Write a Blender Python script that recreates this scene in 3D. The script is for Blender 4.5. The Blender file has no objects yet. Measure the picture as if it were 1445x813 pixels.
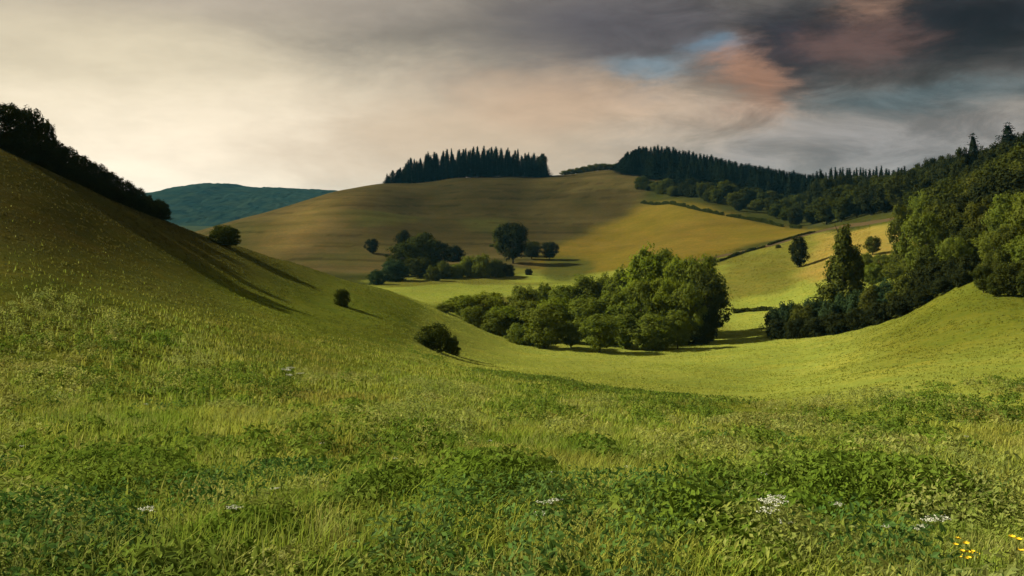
import bpy, math, random
import numpy as np

R = math.radians
C = bpy.context.scene.collection
rng = np.random.default_rng(7)
random.seed(7)

F = 1405.0          # focal length in photograph pixels (35 mm lens on 36 mm film)
HOR = 300.0         # eye level
CX = 722.5
EYE = 2.2
EXPO = 1.3
SUN_AZ = -71.0      # degrees, left of the view direction
SUN_EL = 32.0

# ------------------------------------------------------------------ helpers
def lin(r, g, b):
    f = lambda c: (c/255/12.92) if c/255 <= .04045 else ((c/255+.055)/1.055)**2.4
    return (f(r), f(g), f(b))

def smooth(a, b, x):
    t = np.clip((x-a)/(b-a), 0, 1)
    return t*t*(3-2*t)

def hash2(i, j, s):
    n = (i.astype(np.int64)*374761393 + j.astype(np.int64)*668265263 + s*1274126177) & 0x7fffffff
    n = ((n ^ (n >> 13))*1274126177) & 0x7fffffff
    return ((n ^ (n >> 16)) & 0xffff)/65535.0

def vnoise(x, y, s=0):
    x = np.asarray(x, float); y = np.asarray(y, float)
    i = np.floor(x); j = np.floor(y); u = x-i; v = y-j
    u = u*u*(3-2*u); v = v*v*(3-2*v)
    a = hash2(i, j, s); b = hash2(i+1, j, s); c = hash2(i, j+1, s); d = hash2(i+1, j+1, s)
    return (a*(1-u)+b*u)*(1-v)+(c*(1-u)+d*u)*v

def fbm(x, y, s=0, o=4):
    r = 0; a = .5; t = 0
    for k in range(o):
        r = r+a*vnoise(x*2**k+17.3*k, y*2**k+9.1*k, s+k); t += a; a *= .5
    return r/t

def make_mesh(name, verts, faces_flat, sizes, mats, mat_idx=None, smooth_shade=False):
    me = bpy.data.meshes.new(name)
    verts = np.asarray(verts, np.float32); faces_flat = np.asarray(faces_flat, np.int32); sizes = np.asarray(sizes, np.int32)
    me.vertices.add(len(verts)); me.vertices.foreach_set('co', verts.ravel())
    me.loops.add(len(faces_flat)); me.loops.foreach_set('vertex_index', faces_flat)
    me.polygons.add(len(sizes))
    st = np.concatenate([[0], np.cumsum(sizes)[:-1]]).astype(np.int32)
    me.polygons.foreach_set('loop_start', st)
    if mat_idx is not None: me.polygons.foreach_set('material_index', np.asarray(mat_idx, np.int32))
    me.polygons.foreach_set('use_smooth', np.full(len(sizes), smooth_shade))
    for m in (mats if isinstance(mats, (list, tuple)) else [mats]): me.materials.append(m)
    me.update(calc_edges=True); me.validate()
    return me

def link(name, data, parent=None):
    o = bpy.data.objects.new(name, data); C.objects.link(o)
    if parent is not None: o.parent = parent
    return o

def tag(o, label=None, cat=None, group=None, kind=None):
    if label: o['label'] = label
    if cat: o['category'] = cat
    if group: o['group'] = group
    if kind: o['kind'] = kind
    return o

# ------------------------------------------------------------------ node helpers
class N:
    def __init__(s, tree): s.t = tree; s.n = tree.nodes; s.l = tree.links
    def add(s, typ, **kw):
        n = s.n.new(typ)
        for k, v in kw.items(): setattr(n, k, v)
        return n
    def inp(s, sock, v):
        if hasattr(v, 'is_linked') or isinstance(v, bpy.types.NodeSocket): s.l.new(v, sock)
        else: sock.default_value = v
    def m(s, op, a, b=0.0, c=None, clamp=False):
        n = s.add('ShaderNodeMath', operation=op, use_clamp=clamp)
        s.inp(n.inputs[0], a); s.inp(n.inputs[1], b)
        if c is not None: s.inp(n.inputs[2], c)
        return n.outputs[0]
    def mix(s, f, a, b, mode='MIX'):
        n = s.add('ShaderNodeMix', data_type='RGBA', blend_type=mode)
        s.inp(n.inputs[0], f)
        for k, v in ((6, a), (7, b)):
            if isinstance(v, tuple): v = (*v[:3], 1)
            s.inp(n.inputs[k], v)
        return n.outputs[2]
    def noise(s, vec, scale, detail=4, rough=.55, out=0, dist=0):
        n = s.add('ShaderNodeTexNoise')
        if vec is not None: s.l.new(vec, n.inputs['Vector'])
        n.inputs['Scale'].default_value = scale; n.inputs['Detail'].default_value = detail
        n.inputs['Roughness'].default_value = rough; n.inputs['Distortion'].default_value = dist
        return n.outputs[out]
    def ramp(s, v, a, b, lo=0., hi=1.):
        n = s.add('ShaderNodeMapRange', interpolation_type='SMOOTHSTEP')
        s.inp(n.inputs[0], v)
        for k, x in zip((1, 2, 3, 4), (a, b, lo, hi)): n.inputs[k].default_value = x
        return n.outputs[0]

def new_mat(name):
    m = bpy.data.materials.new(name); m.use_nodes = True
    m.node_tree.nodes.clear(); n = N(m.node_tree)
    out = n.add('ShaderNodeOutputMaterial')
    return m, n, out

# ------------------------------------------------------------------ terrain
# points as the photograph shows them: (px, py, distance in metres)
PIX = []
def P(*a): PIX.extend(a)
# near meadow
P((0, 813, 6), (360, 813, 6), (722, 813, 6), (1080, 813, 6), (1445, 813, 6))
P((-200, 813, 7), (1650, 813, 7))
P((0, 700, 12), (360, 700, 12.5), (722, 700, 13), (1080, 700, 13), (1445, 700, 13))
P((0, 600, 24), (200, 600, 26), (450, 605, 27), (722, 615, 29), (1080, 620, 30), (1445, 620, 27))
P((0, 500, 42), (150, 500, 46), (300, 510, 52), (450, 530, 58), (600, 540, 62), (722, 560, 58), (900, 580, 52), (1080, 592, 48))
# fold and its far side
P((560, 500, 92), (650, 521, 88), (750, 534, 84), (850, 548, 78), (960, 562, 70), (1060, 569, 66))
P((700, 520, 118), (820, 528, 116), (950, 540, 108), (1060, 548, 104), (620, 495, 130))
# valley meadow
P((720, 490, 180), (800, 500, 172), (900, 505, 168), (980, 500, 170), (1085, 477, 190), (1000, 520, 135), (1130, 520, 125), (1130, 490, 165))
P((1300, 560, 50), (1300, 500, 95), (1445, 560, 45), (1445, 500, 82), (1250, 530, 75), (1200, 560, 60))
P((1180, 469, 182), (1280, 441, 168), (1380, 396, 152), (1445, 419, 132), (1400, 450, 112))
# left slope
P((0, 400, 58), (0, 310, 84), (0, 210, 120), (120, 265, 130), (240, 315, 145), (345, 352, 164), (430, 377, 180), (500, 400, 193), (545, 409, 200), (605, 433, 200), (660, 460, 192))
P((120, 400, 72), (250, 400, 95), (350, 410, 118), (450, 430, 130), (560, 460, 132), (300, 450, 76), (450, 475, 86), (150, 450, 58), (120, 320, 100), (240, 350, 118))
P((-150, 158, 122), (-150, 312, 76), (-150, 430, 50), (-350, 118, 122), (-400, 380, 52))
# valley behind the copse, light strip
P((600, 424, 300), (720, 424, 300), (850, 440, 262), (650, 398, 390), (760, 396, 400), (550, 414, 330), (1000, 445, 255), (1060, 440, 255))
# brown hill
P((500, 392, 420), (600, 375, 470), (720, 372, 470), (830, 375, 450), (380, 362, 500), (340, 335, 560))
P((450, 330, 560), (600, 330, 580), (720, 330, 580), (850, 330, 580), (600, 285, 700), (740, 285, 700), (850, 280, 690))
P((330, 316, 640), (400, 296, 690), (470, 271, 750), (540, 259, 780), (640, 251, 800), (720, 249, 805), (770, 249, 805), (830, 243, 810), (870, 239, 810))
# gold field and what lies right of it
P((940, 345, 480), (1000, 367, 385), (1060, 348, 420), (1130, 332, 430), (900, 300, 640), (960, 300, 590), (1050, 312, 540), (1130, 324, 480), (950, 285, 640))
P((1000, 380, 345), (1060, 385, 320), (1100, 405, 285), (1040, 415, 290), (1128, 376, 320), (1200, 380, 275), (1220, 352, 300), (1270, 350, 290), (1240, 326, 350), (1180, 332, 390))
# ground below the far right woods
P((930, 246, 780), (1000, 256, 770), (1060, 266, 740), (1150, 284, 700), (1150, 312, 520), (1230, 290, 520), (1300, 285, 440), (1400, 270, 350), (1445, 265, 300), (1445, 340, 200), (1380, 340, 215), (1300, 400, 205), (1330, 330, 290))
P((1600, 240, 300), (1600, 380, 140), (1800, 330, 140))
XYZ = []
for px, py, d in PIX: XYZ.append(((px-CX)/F*d, d, (HOR-py)/F*d))
def W(px, d, z): XYZ.append(((px-CX)/F*d, d, z))
# what the picture hides: behind the ridge, behind the hill, round the camera
for a in ((0, 165, 3), (-150, 180, 11), (120, 185, -3), (240, 205, -11), (345, 230, -20), (0, 230, -8), (120, 250, -14), (480, 270, -26), (250, 420, -33), (100, 560, -30), (400, 340, -29), (-100, 450, -22),
          (300, 900, -19), (200, 1500, -30), (640, 1000, 8), (770, 1000, 10), (870, 1000, 16), (640, 1500, -30), (1000, 1000, 10), (1000, 1500, -25), (1300, 900, 10), (1450, 800, 12), (1450, 1500, -20),
          (500, 950, -2), (1300, 650, 10), (1450, 500, 14), (1700, 500, 15), (2000, 900, 0), (-500, 900, -20), (-500, 400, 0),
          (-600, 3000, -30), (300, 3000, -30), (1000, 3000, -30), (2000, 3000, -30), (300, 6500, -30), (-1500, 6500, -30), (2500, 6500, -30)):
    W(*a)
XYZ += [(0, -8, -1.5), (-10, -8, -1.2), (12, -8, -1.6), (0, -40, 1), (-35, -40, 4), (35, -40, 0), (-35, 0, 1.5), (40, 0, -2.4), (-70, 10, 3), (80, 20, -2.), (-110, 60, 6), (110, 70, -4), (-8, 0, -1.9), (8, 0, -2.3), (0, 0, -2.1)]
XYZ = np.array(XYZ)
OFF = 60.0
def warp(x, y): return np.stack([x/(y+OFF)*3.2, np.log(y+OFF)], -1)
def kern(r2): return np.where(r2 > 1e-12, .5*r2*np.log(np.maximum(r2, 1e-12)), 0)
_q = warp(XYZ[:, 0], XYZ[:, 1]); _s = XYZ[:, 2]/(XYZ[:, 1]+OFF)
_n = len(_q)
_K = kern(((_q[:, None]-_q[None])**2).sum(-1)) + np.eye(_n)*2e-4
_P = np.concatenate([np.ones((_n, 1)), _q], 1)
_A = np.block([[_K, _P], [_P.T, np.zeros((3, 3))]])
_w = np.linalg.solve(_A, np.concatenate([_s, np.zeros(3)]))
def ground(x, y):
    x = np.atleast_1d(np.asarray(x, float)); y = np.atleast_1d(np.asarray(y, float))
    out = np.empty(x.size); xf = x.ravel(); yf = y.ravel()
    for i in range(0, x.size, 20000):
        q = warp(xf[i:i+20000], yf[i:i+20000])
        k = kern(((q[:, None]-_q[None])**2).sum(-1))
        out[i:i+20000] = (k@_w[:_n]+_w[_n]+q@_w[_n+1:])*(yf[i:i+20000]+OFF)
    z = out.reshape(x.shape)+EYE
    # small unevenness
    fade = smooth(2, 30, np.abs(y))
    z = z+(fbm(x/9, y/9, 3)-.5)*.5*fade+(fbm(x/1.7, y/1.7, 5, 3)-.5)*.14+(fbm(x/60, y/60, 8)-.5)*2.2*smooth(250, 500, y)
    return z
def gz(x, y): return float(ground(x, y)[0])

rows = np.concatenate([np.linspace(-45, -6, 14), np.geomspace(OFF-5, OFF+420, 330)-OFF, np.geomspace(OFF+425, OFF+1200, 130)-OFF, np.geomspace(OFF+1230, OFF+6500, 50)-OFF])
tc = np.linspace(-1, 1, 381); cols = np.sign(tc)*(.62*np.abs(tc)+.75*np.abs(tc)**4)
YY, TT = np.meshgrid(rows, cols, indexing='ij')
XX = TT*(YY+OFF+12)
ZZ = ground(XX, YY)
nr, nc = XX.shape
idx = np.arange(nr*nc).reshape(nr, nc)
quads = np.stack([idx[:-1, :-1], idx[:-1, 1:], idx[1:, 1:], idx[1:, :-1]], -1).reshape(-1, 4)

def inpoly(px, py, poly):
    r = np.zeros(px.shape, bool); n = len(poly)
    for i in range(n):
        (x1, y1), (x2, y2) = poly[i], poly[(i+1) % n]
        c = ((y1 > py) != (y2 > py)) & (px < (x2-x1)*(py-y1)/(y2-y1+1e-9)+x1)
        r ^= c
    return r
def world(px, d): return ((px-CX)/F*d, d)

# ---- land cover: what grows where, plus some painted shade, in plan (metres)
def soft(mask_field, x, y, wob, s):  # ragged edges
    return mask_field
def plan(points): return [world(*p) for p in points]
gold_poly = plan([(750, 455), (775, 520), (800, 545), (850, 600), (905, 655), (950, 640), (1040, 560), (1130, 480), (1160, 440), (1060, 425), (1000, 392), (940, 400), (800, 415)])
valley_poly = plan([(545, 205), (520, 400), (620, 455), (770, 440), (1000, 385), (1150, 425), (1290, 340), (1290, 210), (1380, 160), (1445, 140), (1800, 130), (1800, 34), (1445, 40), (1200, 57), (1060, 67), (960, 71), (850, 79), (750, 85), (650, 89), (560, 95), (600, 190)])
strip_poly = plan([(1150, 425), (1290, 345), (1310, 275), (1200, 265), (1120, 290)])
hill_poly = plan([(300, 480), (500, 440), (620, 458), (760, 448), (790, 545), (900, 660), (1000, 1000), (200, 1000)])
def cover(x, y):
    wx = x+(fbm(x/25, y/25, 21)-.5)*14*smooth(100, 400, y)+(fbm(x/4, y/4, 25)-.5)*2
    wy = y+(fbm(x/25, y/25, 31)-.5)*40*smooth(150, 500, y)+(fbm(x/4, y/4, 35)-.5)*3
    v = inpoly(wx, wy, valley_poly).astype(float)
    g = inpoly(wx, wy, gold_poly).astype(float)
    s = inpoly(wx, wy, strip_poly).astype(float)
    h = inpoly(wx, wy, hill_poly).astype(float)
    return v, g, s, h
V, G, S, H = cover(XX, YY)
def blur(a, n):
    for _ in range(n):
        p = np.pad(a, 1, mode='edge'); a = (p[:-2, 1:-1]+2*p[1:-1, 1:-1]+p[2:, 1:-1])/4
        p = np.pad(a, 1, mode='edge'); a = (p[1:-1, :-2]+2*p[1:-1, 1:-1]+p[1:-1, 2:])/4
    return a
S0, V0, H0 = S, V, H
V, G, S, H = blur(V, 2), blur(G, 4), blur(S, 3), blur(H, 6)
def col(c): return np.array(c)[None, None, :]
def uphill(x, y, z): return z-EYE+.06*(y-60)
def over(b, mask, c): return b*(1-mask[..., None])+col(c)*mask[..., None]
base = np.zeros((nr, nc, 3))+col((.150, .175, .024))
px_ = XX/np.maximum(YY, 1)*F+CX
# left slope: thin dry grass, upper slope's shade painted in as browner tone
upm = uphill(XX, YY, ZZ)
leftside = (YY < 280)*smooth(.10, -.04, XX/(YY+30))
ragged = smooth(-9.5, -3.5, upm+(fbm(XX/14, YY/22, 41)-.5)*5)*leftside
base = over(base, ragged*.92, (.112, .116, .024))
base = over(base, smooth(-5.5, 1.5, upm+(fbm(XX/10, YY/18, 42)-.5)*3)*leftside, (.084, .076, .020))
base = over(base, smooth(300, 420, YY)*(YY < 900), (.050, .054, .013))
base = over(base, V, (.245, .270, .048))
base = over(base, V*smooth(1130, 1300, px_+60*(fbm(XX/30, YY/30, 43)-.5))*smooth(60, 110, YY), (.125, .135, .018))  # right slope painted darker, offsetting the extra sun it catches
base = over(base, H, (.118, .091, .034))
cloud_shade = H*smooth(400, 610, px_+160*(fbm(XX/60, YY/60, 45)-.5))*smooth(470, 580, YY)*smooth(985, 730, px_+200*(fbm(XX/25, YY/40, 46)-.5))  # cloud shadow on the upper hill, painted as darker ground
base = over(base, cloud_shade*.95, (.050, .041, .014))
gr = smooth(.5, .62, fbm(XX/70, YY/110, 51))*H*(YY < 640)
base = over(base, gr*.6, (.075, .078, .020))
flank = np.exp(-((px_-425-.4*(YY-600))/45)**2)*H*smooth(470, 540, YY)*smooth(740, 640, YY)
base = over(base, flank*.75, (.22, .155, .050))
streak = fbm(XX/90, YY/11+ZZ/4, 58, 3)[..., None]
base = base*np.where((YY > 380)[..., None], .72+.56*streak, 1)
ter = np.abs(((ZZ+3*fbm(XX/50, YY/80, 59))/5.5) % 1-.5)
base = base*(1-.28*(ter < .07)*(fbm(XX/60, YY/60, 60) > .48)*(YY > 430)*(YY < 900))[..., None]
base = over(base, G, (.168, .122, .022))
gg = smooth(.48, .66, fbm(XX/40, YY/60, 53))*G
base = over(base, gg*.6, (.145, .115, .015))
base = over(base, S, (.27, .205, .048))
vv = smooth(.45, .6, fbm(XX/35, YY/50, 57))*V*(YY > 220)*(1-S)
base = over(base, vv*.7, (.125, .105, .020))
green_patch = smooth(1, .5, np.hypot((px_-800)/48, (YY-440)/75)+(fbm(XX/15, YY/25, 47)-.5)*.6)  # darker green patch right of the tall dark tree
base = over(base, green_patch*.8, (.060, .070, .016))
far = (YY > 900)[..., None]
base = np.where(far, col((.06, .075, .03)), base)
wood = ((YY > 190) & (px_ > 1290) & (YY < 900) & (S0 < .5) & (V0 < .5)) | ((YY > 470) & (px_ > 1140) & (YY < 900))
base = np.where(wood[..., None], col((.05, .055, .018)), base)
# dirt and lushness variation (what the sward itself looks like)
pat = fbm(XX/14, YY/22, 61)[..., None]
base = base*(.82+.36*pat)

def cover_at(x, y):
    i = np.clip(np.searchsorted(rows, y), 0, nr-1); t = x/(y+OFF+12); j = np.clip(np.searchsorted(cols, t), 0, nc-1)
    return base[i, j]
def ground_material():
    m, n, out = new_mat('grassland')
    at = n.add('ShaderNodeAttribute', attribute_name='cover')
    geo = n.add('ShaderNodeNewGeometry'); pos = geo.outputs['Position']
    n1 = n.noise(pos, .35, 6, .65); n2 = n.noise(pos, 3.0, 5, .7); n3 = n.noise(pos, .06, 4, .6)
    c = at.outputs['Color']
    c = n.mix(n.ramp(n1, .38, .68, 0, .45), c, (1.35, 1.12, .85), 'MULTIPLY')
    c = n.mix(n.ramp(n3, .42, .62, 0, .5), c, (.74, .86, .72), 'MULTIPLY')
    c = n.mix(n.ramp(n2, .3, .75, .5, 0), c, (.55, .6, .5), 'MULTIPLY')
    c = n.mix(n.ramp(n.noise(pos, .9, 4, .7), .42, .66, 0, .5), c, (.62, .72, .55), 'MULTIPLY')
    c = n.mix(n.ramp(n.noise(pos, .16, 5, .65), .50, .70, 0, .5), c, (1.25, 1.02, .9), 'MULTIPLY')
    b = n.add('ShaderNodeBsdfDiffuse'); n.l.new(c, b.inputs['Color']); b.inputs['Roughness'].default_value = .6
    bump = n.add('ShaderNodeBump'); bump.inputs['Strength'].default_value = .8; bump.inputs['Distance'].default_value = .35
    n.l.new(n.noise(pos, 1.6, 6, .7), bump.inputs['Height']); n.l.new(bump.outputs[0], b.inputs['Normal'])
    n.l.new(b.outputs[0], out.inputs[0])
    return m
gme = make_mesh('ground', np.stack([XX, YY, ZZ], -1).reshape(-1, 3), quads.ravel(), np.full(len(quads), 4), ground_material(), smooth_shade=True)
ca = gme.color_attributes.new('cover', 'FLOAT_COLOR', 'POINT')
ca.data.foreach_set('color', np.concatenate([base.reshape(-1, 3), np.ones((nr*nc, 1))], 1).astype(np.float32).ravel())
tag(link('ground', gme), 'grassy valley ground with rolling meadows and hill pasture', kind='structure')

# ------------------------------------------------------------------ far wooded hill
def far_hill():
    xs = np.linspace(-2400, 900, 420); ys = np.linspace(2300, 4300, 220)
    X, Y = np.meshgrid(xs, ys)
    d0 = 3100.0
    cpx = [-600, -300, -100, 100, 200, 235, 265, 300, 330, 345, 400, 470, 520, 650, 800, 1000, 1150]
    cpy = [262, 266, 270, 276, 274, 272, 264, 259, 260, 264, 266, 269, 276, 290, 300, 308, 312]
    crest = (HOR-np.interp(xs/d0*F+CX, cpx, cpy))/F*d0
    t = np.abs(Y-d0)/800
    prof = np.where(t < 1, np.cos(np.clip(t, 0, 1)*math.pi/2)**1.3, 0)
    Z = -38+(crest[None]+38)*prof
    bump_ = (fbm(X/16, Y/16, 71, 3)-.5)*9*smooth(.02, .15, prof)
    Z = Z+bump_+EYE
    r, c = X.shape; i = np.arange(r*c).reshape(r, c)
    q = np.stack([i[:-1, :-1], i[:-1, 1:], i[1:, 1:], i[1:, :-1]], -1).reshape(-1, 4)
    m, n, out = new_mat('far_forest_canopy')
    geo = n.add('ShaderNodeNewGeometry')
    c_ = n.mix(n.ramp(n.noise(geo.outputs['Position'], .02, 5), .35, .65), (.009, .020, .012), (.018, .030, .015))
    b = n.add('ShaderNodeBsdfDiffuse'); n.l.new(c_, b.inputs[0]); n.l.new(b.outputs[0], out.inputs[0])
    me = make_mesh('wooded_hill', np.stack([X, Y, Z], -1).reshape(-1, 3), q.ravel(), np.full(len(q), 4), m)
    tag(link('wooded_hill', me), 'distant blue wooded hill on the horizon', kind='structure')
far_hill()

# ------------------------------------------------------------------ foliage materials
def leaf_mat(name, c1, c2, c3, trans=.25):
    m, n, out = new_mat(name)
    geo = n.add('ShaderNodeNewGeometry'); oi = n.add('ShaderNodeObjectInfo')
    ns = n.noise(geo.outputs['Position'], .55, 3, .6)
    c = n.mix(n.ramp(ns, .35, .68), c1, c2)
    c = n.mix(n.m('MULTIPLY', oi.outputs['Random'], .75), c, c3)
    c = n.mix(n.ramp(n.noise(geo.outputs['Position'], 6, 2), .3, .7, 0, .35), c, (.55, .6, .5), 'MULTIPLY')
    d = n.add('ShaderNodeBsdfDiffuse'); n.l.new(c, d.inputs[0])
    t = n.add('ShaderNodeBsdfTranslucent'); n.l.new(n.mix(1.0, c, (1.15, 1.2, .6), 'MULTIPLY'), t.inputs[0])
    mx = n.add('ShaderNodeMixShader'); mx.inputs[0].default_value = trans
    n.l.new(d.outputs[0], mx.inputs[1]); n.l.new(t.outputs[0], mx.inputs[2]); n.l.new(mx.outputs[0], out.inputs[0])
    return m
MAT = {
    'spruce': leaf_mat('spruce_needles', (.007, .011, .006), (.013, .019, .008), (.009, .015, .006), .04),
    'green': leaf_mat('green_leaves', (.095, .130, .018), (.140, .168, .024), (.115, .126, .020), .4),
    'bright': leaf_mat('fresh_leaves', (.110, .150, .014), (.165, .195, .022), (.140, .155, .018), .42),
    'olive': leaf_mat('olive_leaves', (.052, .066, .011), (.084, .092, .015), (.066, .068, .012), .3),
    'wood': leaf_mat('woodland_leaves', (.030, .041, .007), (.054, .063, .010), (.040, .044, .009), .25),
    'dark': leaf_mat('dark_leaves', (.016, .021, .006), (.028, .033, .008), (.020, .024, .007), .12),
    'bluish': leaf_mat('bluegreen_leaves', (.026, .048, .018), (.042, .066, .022), (.034, .052, .020), .2),
}
def bark_mat():
    m, n, out = new_mat('bark')
    tc_ = n.add('ShaderNodeNewGeometry')
    c = n.mix(n.noise(tc_.outputs['Position'], 3, 4), (.035, .028, .02), (.09, .075, .055))
    b = n.add('ShaderNodeBsdfDiffuse'); n.l.new(c, b.inputs[0]); n.l.new(b.outputs[0], out.inputs[0]); return m
BARK = bark_mat()

# ------------------------------------------------------------------ plant meshes (unit height)
def leaves_geo(cen, nor, size, g, asp=.62):
    n = len(cen)
    nor = nor/np.maximum(np.linalg.norm(nor, axis=1, keepdims=True), 1e-6)
    t = np.cross(nor, g.normal(size=(n, 3))); t /= np.maximum(np.linalg.norm(t, axis=1, keepdims=True), 1e-6)
    b = np.cross(nor, t)
    s = size[:, None]
    v = np.stack([cen-t*s, cen-b*s*asp+nor*s*.12, cen+t*s, cen+b*s*asp+nor*s*.12], 1).reshape(-1, 3)
    return v, np.arange(4*n), np.full(n, 4)

def tube(pts, rad, sides=7):
    pts = np.array(pts, float); V_ = []; Fq = []
    for i, p in enumerate(pts):
        d = pts[min(i+1, len(pts)-1)]-pts[max(i-1, 0)]; d /= np.linalg.norm(d)+1e-9
        a = np.cross(d, [.3, 1, .1]); a /= np.linalg.norm(a)+1e-9; b = np.cross(d, a)
        for k in range(sides):
            th = 2*math.pi*k/sides; V_.append(p+(a*math.cos(th)+b*math.sin(th))*rad[i])
    for i in range(len(pts)-1):
        for k in range(sides):
            k2 = (k+1) % sides; Fq.append((i*sides+k, i*sides+k2, (i+1)*sides+k2, (i+1)*sides+k))
    return np.array(V_), np.array(Fq)

def join(parts):
    vs = []; fs = []; o = 0
    for v, f in parts: vs.append(v); fs.append(f+o); o += len(v)
    v = np.concatenate(vs); f = np.concatenate(fs)
    return v, f.ravel(), np.full(len(f), 4)

def crown_points(env, z0, z1, g, ncl, per, cr, ls, jitter=.12, flat=.9, core=1500):
    """clumps of leaves spread through the volume under the envelope env(z)"""
    cen = []; nor = []; sz = []
    k = 0
    lob = g.uniform(0, 6.28, 4)
    rmax = max(env(z) for z in np.linspace(z0, z1, 30))
    lobes = lambda th, z: 1+jitter*(np.sin(2*th+lob[0]+5*z)+np.sin(3*th+lob[1]-7*z)+.6*np.sin(5*th+lob[2]+11*z))
    while k < ncl:
        z = g.uniform(z0, z1); r = env(z)
        if g.uniform() > r/rmax+.1: continue
        th = g.uniform(0, 2*math.pi)
        rr = max(.01, r*float(lobes(th, z))-cr*.5)*math.sqrt(g.uniform(.35, 1))
        c = np.array([rr*math.cos(th), rr*math.sin(th), z])
        m = int(per*g.uniform(.6, 1.4)); q = cr*g.uniform(.5, 1.35)
        dv = g.normal(size=(m, 3)); dv /= np.linalg.norm(dv, axis=1, keepdims=True)
        p = c+dv*np.array([1, 1, flat])*(q*g.uniform(.5, 1.05, (m, 1)))
        outw = np.array([math.cos(th), math.sin(th), .25])
        cen.append(p); nor.append(dv*.9+outw*.35+np.array([0, 0, .3])+g.normal(size=(m, 3))*.35)
        sz.append(ls*g.uniform(.6, 1.35, m)); k += 1
    m = core; z = g.uniform(z0+.04, z1-.06, m); th = g.uniform(0, 6.28, m)
    r = np.array([env(q) for q in z])*.72*np.sqrt(g.uniform(.1, 1, m))*lobes(th, z)
    cen.append(np.stack([r*np.cos(th), r*np.sin(th), z], 1)); nor.append(np.stack([np.cos(th), np.sin(th), .4+0*z], 1)+g.normal(size=(m, 3))*.5); sz.append(ls*g.uniform(1., 1.7, m))
    return np.concatenate(cen), np.concatenate(nor), np.concatenate(sz)

def broadleaf(seed, kind='round', zb=.2):
    g = np.random.default_rng(seed)
    if kind == 'round':
        env = lambda z: .42*math.sqrt(max(0, 1-((z-.60)/.41)**2)) if z > .6 else .42*math.sqrt(max(0.02, 1-((z-.6)/(.62-zb*.8))**2))
        a = crown_points(env, zb, .95, g, 105, 62, .098, .020, .11)
    elif kind == 'tall':
        env = lambda z: .30*math.sqrt(max(0, 1-((z-.55)/.46)**2))
        a = crown_points(env, zb, .96, g, 95, 60, .085, .019, .12)
    elif kind == 'cone':
        env = lambda z: .36*max(0, (1.02-z))**.75*min(1, (z-.0)/.12+.4)
        a = crown_points(env, .03, .985, g, 120, 56, .066, .018, .08)
    elif kind == 'bush':
        env = lambda z: .55*math.sqrt(max(0, 1-((z-.35)/.66)**2))
        a = crown_points(env, .03, .92, g, 100, 66, .125, .026, .10)
    v, f, s = leaves_geo(*a, g)
    # trunk and limbs
    tw = .02 if kind != 'bush' else .018
    parts = []
    top = .62 if kind != 'cone' else .85
    bend = g.normal(size=2)*.02
    if kind == 'bush':
        for k in range(5):
            th = g.uniform(0, 6.28); parts.append(tube([(0.02*math.cos(th), .02*math.sin(th), -.08), (.1*math.cos(th), .1*math.sin(th), .2), (.28*math.cos(th), .28*math.sin(th), .6)], [tw, tw*.8, tw*.3], 5))
    else:
        zz = np.linspace(-.06, top, 6)
        parts.append(tube([(bend[0]*math.sin(3*z), bend[1]*math.sin(2*z), z) for z in zz], [tw*(1.45 if i == 0 else 1.1-.15*i) for i in range(6)]))
        for k in range(8):
            z = g.uniform(.22, top*.95); th = k*2.4+g.uniform(-.4, .4); L = env(min(z+.15, .9))*.8+.05
            parts.append(tube([(0, 0, z), (L*.5*math.cos(th), L*.5*math.sin(th), z+.09), (L*math.cos(th), L*math.sin(th), z+.2)], [tw*.5, tw*.32, tw*.1], 5))
    return (v, f, s), join(parts)

def spruce(seed, wid=.17, ragged=0.0):
    g = np.random.default_rng(seed)
    cen = []; nor = []; sz = []
    nw = 26
    for w in range(nw):
        z = .05+.93*(w/(nw-1))**.95
        r = wid*(1-z)**.85*(1+g.normal()*.10)+.012
        nb = int(13-7*z)
        for k in range(nb):
            th = g.uniform(0, 6.28); L = r*g.uniform(.65, 1.2)
            if ragged and g.uniform() < ragged: continue
            m = int(6+26*L/wid)
            t = g.uniform(.1, 1, m)
            dx, dy = math.cos(th), math.sin(th)
            wob = g.normal(size=(m, 3))*np.array([.012, .012, .008])
            p = np.stack([dx*L*t, dy*L*t, z+.02-.22*L*t+.02*t*t], 1)+wob
            cen.append(p); nor.append(np.tile([dx*.5, dy*.5, .9], (m, 1))+g.normal(size=(m, 3))*.45); sz.append(g.uniform(.011, .021, m)*(1.15-.5*z))
    # dense core near the stem
    m = 900; z = g.uniform(.03, .97, m); th = g.uniform(0, 6.28, m); rr = wid*(.62 if not ragged else .5)*(1-z)**.8
    cen.append(np.stack([rr*np.cos(th), rr*np.sin(th), z], 1)); nor.append(np.stack([np.cos(th), np.sin(th), .3+0*z], 1)); sz.append(np.full(m, .018))
    v, f, s = leaves_geo(np.concatenate(cen), np.concatenate(nor), np.concatenate(sz), g, .5)
    zz = np.linspace(-.05, .97, 6)
    return (v, f, s), join([tube([(0, 0, q) for q in zz], [.013*(1.02-max(q, 0)) for q in zz], 6)])

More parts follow.
